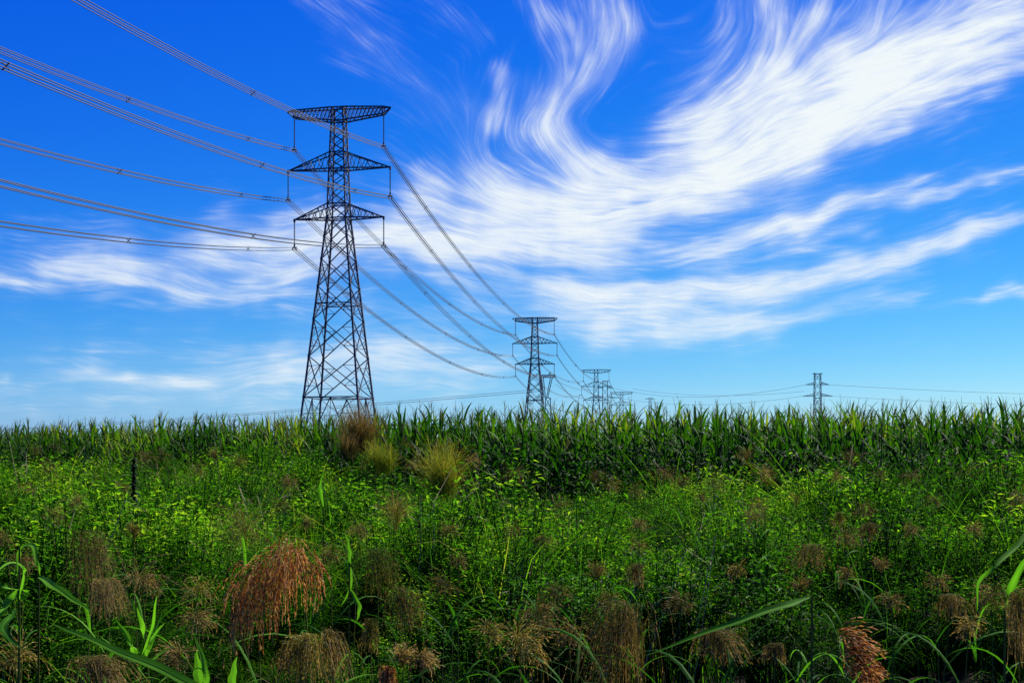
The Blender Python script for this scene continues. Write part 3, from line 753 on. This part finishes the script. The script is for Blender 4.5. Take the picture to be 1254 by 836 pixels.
gshare = gshare+.28*np.clip((-x-.6)/2, 0, 1)*np.interp(y, [10,13,24,28], [0,1,1,.3])
gshare = gshare*(1-.75*np.clip(x+.3, 0, 1)*np.interp(y, [3.2,10,11], [1,1,0]))
m_ = (typ < gshare) | (r.rand(len(x)) < .10); x, y = x[m_], y[m_]
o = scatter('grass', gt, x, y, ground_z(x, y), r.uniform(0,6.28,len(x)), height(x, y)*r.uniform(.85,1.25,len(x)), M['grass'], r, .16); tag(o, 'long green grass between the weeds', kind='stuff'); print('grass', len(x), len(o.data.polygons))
r = np.random.RandomState(44)
wt = [grass_tpl(r, 11, 1.05, .015, .12) for k in range(6)]
x, y, r = strip_points(5.0, 57); m_ = r.rand(len(x)) < np.interp(y, [3.2,5,9,16,30], [.7,.35,.25,.18,.10])*(1-.6*np.clip(x, 0, 1)*(y < 9)); x, y = x[m_], y[m_]
o = scatter('tall_grass', wt, x, y, ground_z(x, y), r.uniform(0,6.28,len(x)), (.30+.65*height(x, y))*r.uniform(.6,1.1,len(x)), M['reedleaf'], r, .2); tag(o, 'broad-bladed grass scattered through the weeds', kind='stuff')
r = np.random.RandomState(42)
bt = [bent_tpl(r, 5, 1.0, 1.) for k in range(6)]
x, y, r = strip_points(1.3, 54)
o = scatter('dry_stems', bt, x, y, ground_z(x, y), r.uniform(0,6.28,len(x)), height(x, y)*r.uniform(.8,1.15,len(x)), M['straw'], r, .2, None); tag(o, 'pale dead stems and dry grass', kind='stuff'); print('dry', len(x))

# ------------------------------------------------------------------ reeds with feathery heads
def depth_for(row, h=1.3):
    """distance at which a head h above the ground stands at that row of the photograph"""
    lo_, hi_ = 2.6, 27.
    for _ in range(40):
        d = (lo_+hi_)/2
        if EYE+(HY-row)/F*d-.03*(min(max(d,5),26)-5) > h: lo_ = d
        else: hi_ = d
    return d
def reed(px, py, wpx, hpx, kind, col, label, h=1.3, d=None, ncount=None, thick=1., leaves=True, seed=0, lean=None, group='feathery reed heads over the weeds'):
    r = np.random.RandomState(seed)
    d = d or depth_for(py, h); P = at(px, py, d); W = wpx/F*d; H = hpx/F*d; gz = float(ground_z(P[0], P[1]))
    root = empty('reed_plant', (P[0]+r.uniform(-.06,.06), P[1]+r.uniform(.0,.12), gz)); tag(root, label, 'reed', group)
    b = np.array(root.location); loc = lambda p: np.asarray(p)-b
    lean = r.choice([-1,1]) if lean is None else lean
    pxm = d/F                                       # one photo pixel at that distance
    fw = max(.0010, .26*pxm)*thick; n = ncount or int(np.clip(50+wpx*3.2, 70, 300))
    top = P+np.array((0,0,H*(.5 if kind in ('hay','side') else .25)))
    if kind == 'side': top = top+(-lean*W*.18, 0, 0)
    base = top-(0,0,H*.55) if kind in ('fan','clump') else top-(-lean*W*.12,0,H*.45)
    st = MB(); g0 = np.array((0,0,-.02)); tp = loc(base)
    st.tube([np.array((r.normal(0,.10), r.normal(0,.10), -.02)), tp*(.3,.3,.5)+(r.normal(0,.03),0,0), tp, loc(top)], np.array([.0030,.0026,.0018,.001]), 5, .9); st.build('stem', M['reedstem'], root)
    pl = MB(); s = np.linspace(0, 1, 7)
    for i in range(n):
        o0 = loc(base+(top-base)*r.uniform(.0,1)); a = r.uniform(0, 6.28)
        if kind == 'puff':
            e0 = r.uniform(-.1,1.5); L = .62*math.hypot(W,H)*r.uniform(.35,1.15); dr = r.uniform(.5,2.2); a = a if r.rand() < .6 else r.normal(0 if lean > 0 else math.pi, .9)
        elif kind == 'clump':
            e0 = r.uniform(1.2,1.65); L = H*r.uniform(.35,.95); dr = r.uniform(.1,1.3); q_ = r.uniform(0,6.28); rr_ = math.sqrt(r.rand()); o0 = loc(P+np.array((math.cos(q_)*W*.36*rr_+.05*W*math.sin(7*q_), math.sin(q_)*W*.3*rr_, -H*.5+H*.42*r.rand()**1.6)))
        elif kind == 'fan':
            e0 = r.uniform(.85,1.5); L = H*r.uniform(.55,1.0)*.8; dr = r.uniform(.2,1.1)
        elif kind == 'droop':
            a = r.normal(0 if lean > 0 else math.pi, 1.15); e0 = r.uniform(.2,1.2); L = H*r.uniform(.6,1.12); dr = r.uniform(1.9,2.9)
        elif kind == 'hang':
            u_ = r.rand()**.8; a = r.normal(0 if lean > 0 else math.pi, 1.3); e0 = r.uniform(-.9,.5); L = H*r.uniform(.30,.66)*(1-.15*u_); dr = r.uniform(.9,1.6)*(1+.2*e0)
            arc = P+np.array((-lean*W*.46+lean*W*.86*u_, r.normal(0,.10)*W, H*(.04+.46*(1-u_)**.8)+r.normal(0,.05)*H)); o0 = loc(arc)
        else:
            a = r.normal(0 if lean > 0 else math.pi, .5); e0 = r.uniform(.3,1.0); L = W*r.uniform(.55,1.0); dr = r.uniform(.8,1.9)
            o0 = loc(base+(top-base)*r.uniform(-1.4,1))
        e = e0-dr*s**.9
        stp = L/6
        wob = np.cumsum(r.normal(0,.10,7)); az = a+wob*.6
        dx = np.cos(e)*np.cos(az)*stp; dy = np.cos(e)*np.sin(az)*stp; dz = np.sin(e)*stp
        if kind == 'hang': dx *= .5; dy *= .45
        if kind == 'droop': dx *= np.linspace(1,.8,7)*min(1.2, 1.3*W/H+.15); dy *= .6
        Q = o0+np.stack([np.cumsum(dx), np.cumsum(dy), np.cumsum(dz)], 1)
        tone = np.clip(r.normal(.5,.23),0,1)
        if kind == 'hay':
            rho = math.sqrt(r.uniform(.02,1)); a = r.uniform(0,6.28); ln = r.uniform(.35,1.0); u = s
            rx = math.cos(a)*W*.62*rho+lean*.22*W; ry = math.sin(a)*W*.5*rho
            o0 = loc(top+np.array((lean*W*.16*r.normal(), W*.1*r.normal(), -H*.34*r.rand()**1.3))); z_ = .10*H*rho*np.sin(np.pi*np.minimum(u*1.6,1))-H*ln*.92*u**1.5
            Q = o0+np.stack([rx*u**.62*ln**.4, ry*u**.62*ln**.4, z_], 1)+np.cumsum(r.normal(0,.006*H,(7,3)), 0)
            a = math.atan2(ry, rx)
        sv = np.array((math.cos(a+1.5+r.normal(0,.6)), math.sin(a+1.5), r.normal(0,.4)))
        pl.ribbon(Q, fw*np.linspace(1.3,.6,7), sv, 0, np.repeat(np.clip(tone-.38+.5*s, 0, 1), 2))
        ns = 16 if kind in ('side','hang') else 5          # spikelets along the filament
        for j in range(ns):
            t_ = r.uniform(.25,1)*5.99; k_ = int(t_); p = Q[k_]+(Q[min(6,k_+1)]-Q[k_])*(t_-k_)
            dd = (Q[min(6,k_+1)]-Q[max(0,k_-1)]); dd /= np.linalg.norm(dd)+1e-9; dd = dd+r.normal(0,.11,3); dd /= np.linalg.norm(dd)
            sl = (.011 if kind in ('hang','side') else .008)*r.uniform(.7,1.3)+1.3*pxm*.5; sw = sl*(.10 if kind in ('hang','side') else .12); v_ = np.cross(dd, r.normal(0,1,3)); v_ /= np.linalg.norm(v_)+1e-9
            pl.add([p, p+dd*sl*.5-v_*sw, p+dd*sl, p+dd*sl*.5+v_*sw], [(0,1,2,3)], np.clip(tone-.30+.09*t_+r.normal(.05,.18),0,1))
    pl.build('plume', M['plume_'+col], root)
    if leaves:
        for i in range(r.randint(4,7)):
            lf = MB(); z = r.uniform(.3,.88)*tp[2]
            blade(lf, (tp[0]*z/tp[2]*.8, tp[1]*z/tp[2]*.8, z), r.uniform(0,6.28), r.uniform(.8,1.3), r.uniform(.28,.5), r.uniform(.009,.017), r.uniform(1.2,2.4), 8, .12, r.uniform(.2,.8), r.uniform(-.8,.8)); lf.build('leaf', M['reedleaf'], root)
    return root
# x, y, width, height, shape, colour
HEADS = '''500 541 10 10 p b;577 565 13 12 p b;502 570 11 11 p b;66 578 22 16 p b;42 553 11 10 p b;66 549 11 10 p b;180 562 15 16 p b;202 559 13 16 p b;241 578 13 16 p b;264 561 15 15 f b;295 567 16 16 p o;630 548 14 12 p o;700 546 12 16 p b;626 582 24 14 p b;575 594 13 14 p b;732 584 12 12 p b;811 582 15 18 p b;747 596 14 14 p o;777 603 12 18 p b;785 644 15 12 p b;783 669 13 13 p b;781 703 24 24 d b;732 707 19 20 f b;668 664 14 14 p b;630 651 13 11 p b;485 640 46 40 f o;436 652 18 16 p b;553 652 18 14 p b;408 683 24 14 p b;457 700 44 50 d o;489 745 38 46 d b;547 719 18 32 p b;655 758 34 32 p b;632 795 42 48 p o;455 778 16 36 d o;513 808 24 20 p b;494 812 20 24 f b;476 830 16 26 d r;685 728 16 26 p b;749 736 14 18 p o;914 566 16 22 f b;982 561 14 18 p b;1026 552 13 13 p b;1086 541 20 14 p b;1043 571 18 24 f b;1022 586 12 12 p o;1075 583 12 14 p b;1114 585 16 14 p b;1182 580 10 12 p o;1196 577 13 11 p b;1224 577 15 14 p o;1250 614 14 24 p b;838 591 14 14 p b;871 596 22 20 p b;856 610 10 10 p b;932 582 18 18 p o;932 620 12 14 p b;975 616 10 18 f o;928 634 20 16 p b;1053 626 18 20 p b;1029 636 14 16 d o;1066 650 20 18 d b;1192 649 13 12 p b;996 682 36 28 d b;1033 662 20 18 p b;980 722 12 18 f b;1039 705 14 18 p b;1080 697 10 16 f b;1090 738 16 20 p b;1160 742 32 26 d b;1218 735 28 30 p b;1245 765 34 78 d b;873 790 52 34 d b;952 798 24 20 d b;835 742 18 24 p b;1146 713 16 14 p b;64 635 20 20 p b;98 616 16 16 p b;8 661 16 14 p b;164 656 18 18 f b;106 692 52 74 d b;128 733 40 44 d b;304 652 48 40 p b;170 714 36 26 p b;245 726 26 30 p o;238 761 30 20 p b;221 808 24 34 p b;26 690 20 22 p b;345 620 14 12 p o;356 592 16 14 p b;376 806 58 52 d o;115 826 60 40 d b;26 808 30 46 p o;403 800 34 52 d b;767 792 74 96 d b;1188 770 18 22 p o;595 775 24 22 p o;560 690 14 16 p b;700 780 20 26 p b;905 700 16 12 p o;1118 650 12 12 p b;1145 615 12 10 p o;690 620 12 12 p b;860 560 10 10 p b;380 640 14 12 p b;150 600 14 14 p b;30 600 14 12 p o'''
SHN = {'p':'puff','f':'fan','d':'hay'}; CLN = {'b':'brown','r':'red','o':'olive'}
TXT = {'puff':'round fluffy','fan':'upright fan-shaped','hay':'drooping'}; CTX = {'brown':'brown','red':'reddish','olive':'olive-brown'}
heads = [h_.split() for h_ in HEADS.split(';')]
heads = [(float(a),float(b),float(c),float(d_),SHN[e],CLN[f_]) for a,b,c,d_,e,f_ in heads]
bands = [(0,575,'against the corn'),(575,610,'just below the corn'),(610,665,'halfway up'),(665,735,'in the lower middle'),(735,9999,'in the foreground')]
ORD = ['first','second','third','fourth','fifth','sixth','seventh','eighth','ninth','tenth','eleventh','twelfth','thirteenth','fourteenth','fifteenth','sixteenth','seventeenth','eighteenth','nineteenth','twentieth','twenty-first','twenty-second','twenty-third','twenty-fourth','twenty-fifth','twenty-sixth','twenty-seventh','twenty-eighth','twenty-ninth','thirtieth']
for lo_, hi_, where in bands:
    hs_ = sorted([h_ for h_ in heads if lo_ <= h_[1] < hi_])
    for i, (px, py, wp, hp, kd, cl_) in enumerate(hs_):
        size = 'small' if wp < 17 else ('large' if wp > 38 else 'middling')
        reed(px, py, wp*1.15, hp*1.15, kd, cl_, f'{size} {TXT[kd]} {CTX[cl_]} reed head, {ORD[i]} from left of those {where}', h=1.34 if py < 600 else 1.28, seed=int(px*7+py), leaves=py > 560)
reed(328, 738, 96, 150, 'hang', 'red', 'big drooping dark red reed plume in the left foreground, its strands hanging down', d=3.7, ncount=330, seed=3, lean=-1)
reed(366, 702, 52, 84, 'hang', 'red', 'red reed plume curling over just above the big dark red one', d=3.85, ncount=110, seed=13, lean=1)
reed(1030, 806, 56, 62, 'side', 'red', 'one-sided reddish reed plume combed to the right at the bottom edge', d=3.6, ncount=130, seed=5, lean=1)
reed(442, 532, 46, 58, 'clump', 'brown', 'large brown feathery bush-like reed standing against the corn under the tallest pylon', d=22.5, ncount=1000, thick=1.3, seed=8)
reed(426, 550, 26, 36, 'clump', 'brown', 'smaller brown tuft touching the lower left of the large brown one under the tallest pylon', d=22, ncount=350, thick=1.3, seed=9)
reed(466, 566, 44, 38, 'clump', 'lime', 'bright yellow-green feathery tuft left of the taller olive-yellow one', d=19, ncount=750, thick=1.2, seed=10)
reed(543, 584, 42, 66, 'clump', 'lime', 'tall olive-yellow feathery tuft in the middle distance, widest of the pale ones', d=16.5, ncount=1000, thick=1.1, seed=11)

# ------------------------------------------------------------------ broad reed leaves close to the camera
def path_leaf(pts, width, root, b, tone=.5, fold=.12, roll=0.):
    """a leaf blade through photo points (x, y, distance)"""
    p = np.array([at(*q) for q in pts]); n = len(p)
    P = np.vstack([2*p[0]-p[1], p, 2*p[-1]-p[-2]]); out = []
    for i in range(1, n):
        for t_ in np.arange(0, 1, .125):
            a_, b_, c_, d_ = P[i-1], P[i], P[i+1], P[i+2]; out.append(.5*((2*b_)+(-a_+c_)*t_+(2*a_-5*b_+4*c_-d_)*t_*t_+(-a_+3*b_-3*c_+d_)*t_**3))
    out.append(p[-1]); Q = np.array(out)-b; s = np.linspace(0, 1, len(Q))
    w_ = width*np.minimum(.35+3*s, 1)*(1-s**3)+.0004
    T = np.gradient(Q, axis=0); S = np.cross(T, (math.sin(roll), -math.cos(roll)*.75, .65)); mb = MB(); tn = np.stack([tone+0*s, tone+.30+0*s, tone-.04+0*s], 1)+.06*np.sin(s*23+tone*9)[:,None]
    tn[s > .93] = np.clip(tn[s > .93]+.3, 0, 1); w_ = w_*(1+.05*np.sin(s*31+tone*5)); Q = Q+S/(np.linalg.norm(S, axis=1)[:,None]+1e-9)*(.0012*np.sin(s*17+3*tone))[:,None]
    mb.ribbon(Q, w_, S, fold, np.clip(tn, 0, 1).ravel())
    mb.build('leaf', M['reedleaf'], root)
def leafy(label, base, leaves, stem_top=None, tone=.5):
    b = at(*base); gz = float(ground_z(b[0], b[1])); root = empty('broadleaf_reed', (b[0], b[1], gz)); rb_ = np.array(root.location)
    tag(root, label, 'reed', 'broad-leaved reeds close to the camera')
    st = MB(); top = (at(*stem_top) if stem_top else b)-rb_
    st.tube([(0,0,-.02), top*(.4,.4,.5), top], np.array([.004,.0035,.0022]), 6, .6); st.build('stem', M['reedstem'], root)
    for pts, wd, tn in leaves: path_leaf(pts, wd, root, rb_, tn)
leafy('reed with one very long leaf crossing the bottom left corner', (262,850,2.5), [([(262,850,2.5),(200,820,2.6),(125,788,2.75),(62,762,2.9)], .019, .5)])
leafy('reed at the left edge with arching leaves and a bent leaf tip', (22,760,3.2), [([(22,722,3.2),(12,735,3.2),(0,752,3.15),(-14,780,3.1)], .018, .7), ([(24,735,3.2),(30,700,3.15),(14,689,3.1),(-14,706,3.0)], .013, .75), ([(22,700,3.2),(26,672,3.2),(40,668,3.15),(46,688,3.1),(49,704,3.1)], .012, .8), ([(20,745,3.2),(5,770,3.1),(28,795,3.0)], .02, .2), ([(26,735,3.2),(34,724,3.2),(10,720,3.1),(-10,712,3.1)], .014, .55)], (24,668,3.2))
leafy('reed with a single bright leaf slanting down right, beside the left-edge reed', (44,800,3.3), [([(48,706,3.3),(66,717,3.2),(90,733,3.15),(114,750,3.1)], .018, .9)], (48,706,3.3))
leafy('fresh bright green shoot with a fan of leaves in the lower left', (172,830,3.5), [([(172,815,3.5),(180,790,3.45),(188,764,3.4),(192,728,3.35)], .017, .95), ([(172,812,3.5),(184,786,3.4),(202,762,3.35)], .02, 1.), ([(172,812,3.5),(176,776,3.4),(168,743,3.35)], .016, .9), ([(172,818,3.5),(160,786,3.4),(141,756,3.35)], .016, .8), ([(172,812,3.5),(180,800,3.4),(200,746,3.45)], .014, 1.), ([(172,820,3.5),(150,800,3.4),(122,778,3.3)], .014, .8), ([(173,820,3.5),(198,800,3.4),(215,790,3.3)], .016, .7)])
leafy('reed with two upright pointed leaves left of the big red plume', (262,860,3.0), [([(246,850,3.0),(243,825,3.0),(241,795,3.0)], .022, .8), ([(285,856,3.0),(285,830,3.0),(290,803,3.0)], .019, 1.), ([(250,850,3.0),(252,820,3.0),(238,775,3.05)], .014, .7)])
leafy('thin reed with small hanging pale leaves right of the big red plume', (428,850,3.9), [([(428,700,3.9),(424,688,3.9),(430,715,3.9),(418,742,3.9)], .013, .9), ([(428,720,3.9),(440,742,3.9),(437,760,3.9)], .012, .8), ([(429,690,3.9),(427,670,3.9),(423,652,3.9)], .010, .8)], (428,688,3.9))
leafy('reed with a long leaf tapering left across the lower centre, its near edge lit', (992,846,3.0), [([(992,731,3.0),(950,744,2.95),(880,768,2.9),(790,802,2.85)], .016, .4)], (994,729,3.0))
leafy('reed at the right edge with one narrow leaf arching over to the left', (1262,850,3.1), [([(1262,640,3.1),(1245,668,3.05),(1216,694,3.0),(1198,715,3.0),(1196,748,3.0)], .011, .6)], (1262,640,3.1))
leafy('reed at the right edge with a broad bright leaf held upright', (1230,850,2.8), [([(1230,745,2.8),(1238,718,2.75),(1258,684,2.7),(1280,650,2.65)], .015, .45)], (1230,745,2.8))
leafy('slim reed with one tall pointed leaf above the big red plume', (354,700,4.6), [([(354,700,4.6),(353,675,4.6),(355,652,4.6)], .008, .6)], (354,700,4.6))
leafy('tall reed with drooping leaves in the left middle distance', (396,640,8.2), [([(396,625,8.2),(392,600,8.2),(398,576,8.1),(408,568,8.0)], .02, .4), ([(396,620,8.2),(394,595,8.1),(403,622,8.0),(405,644,8.0)], .013, .7)], (396,590,8.2))
# the dark upright weed on the left
d_ = 12.5; P = at(164, 640, d_); gz = float(ground_z(P[0], P[1])); root = empty('tall_weed', (P[0], P[1], gz)); tag(root, 'dark slender upright weed, nearly black, standing alone on the left', 'weed')
top = at(163, 562, d_)[2]-gz; st = MB(); st.tube([(0,0,-.02),(0,0,top*.6),(.01,0,top)], np.array([.006,.005,.002]), 6, .3); st.build('stem', M['dark'], root)
lf = MB(); r = np.random.RandomState(4)
for i in range(760):
    z = r.uniform(.62,1)*top; L = r.uniform(.05,.10)*(1.25-.75*z/top); blade(lf, (0,0,z), r.uniform(0,6.28), r.uniform(.2,1.2), L*1.2, L*.35, 1.2, 2, 0, r.rand(), 0)
lf.build('foliage', M['dark'], root)
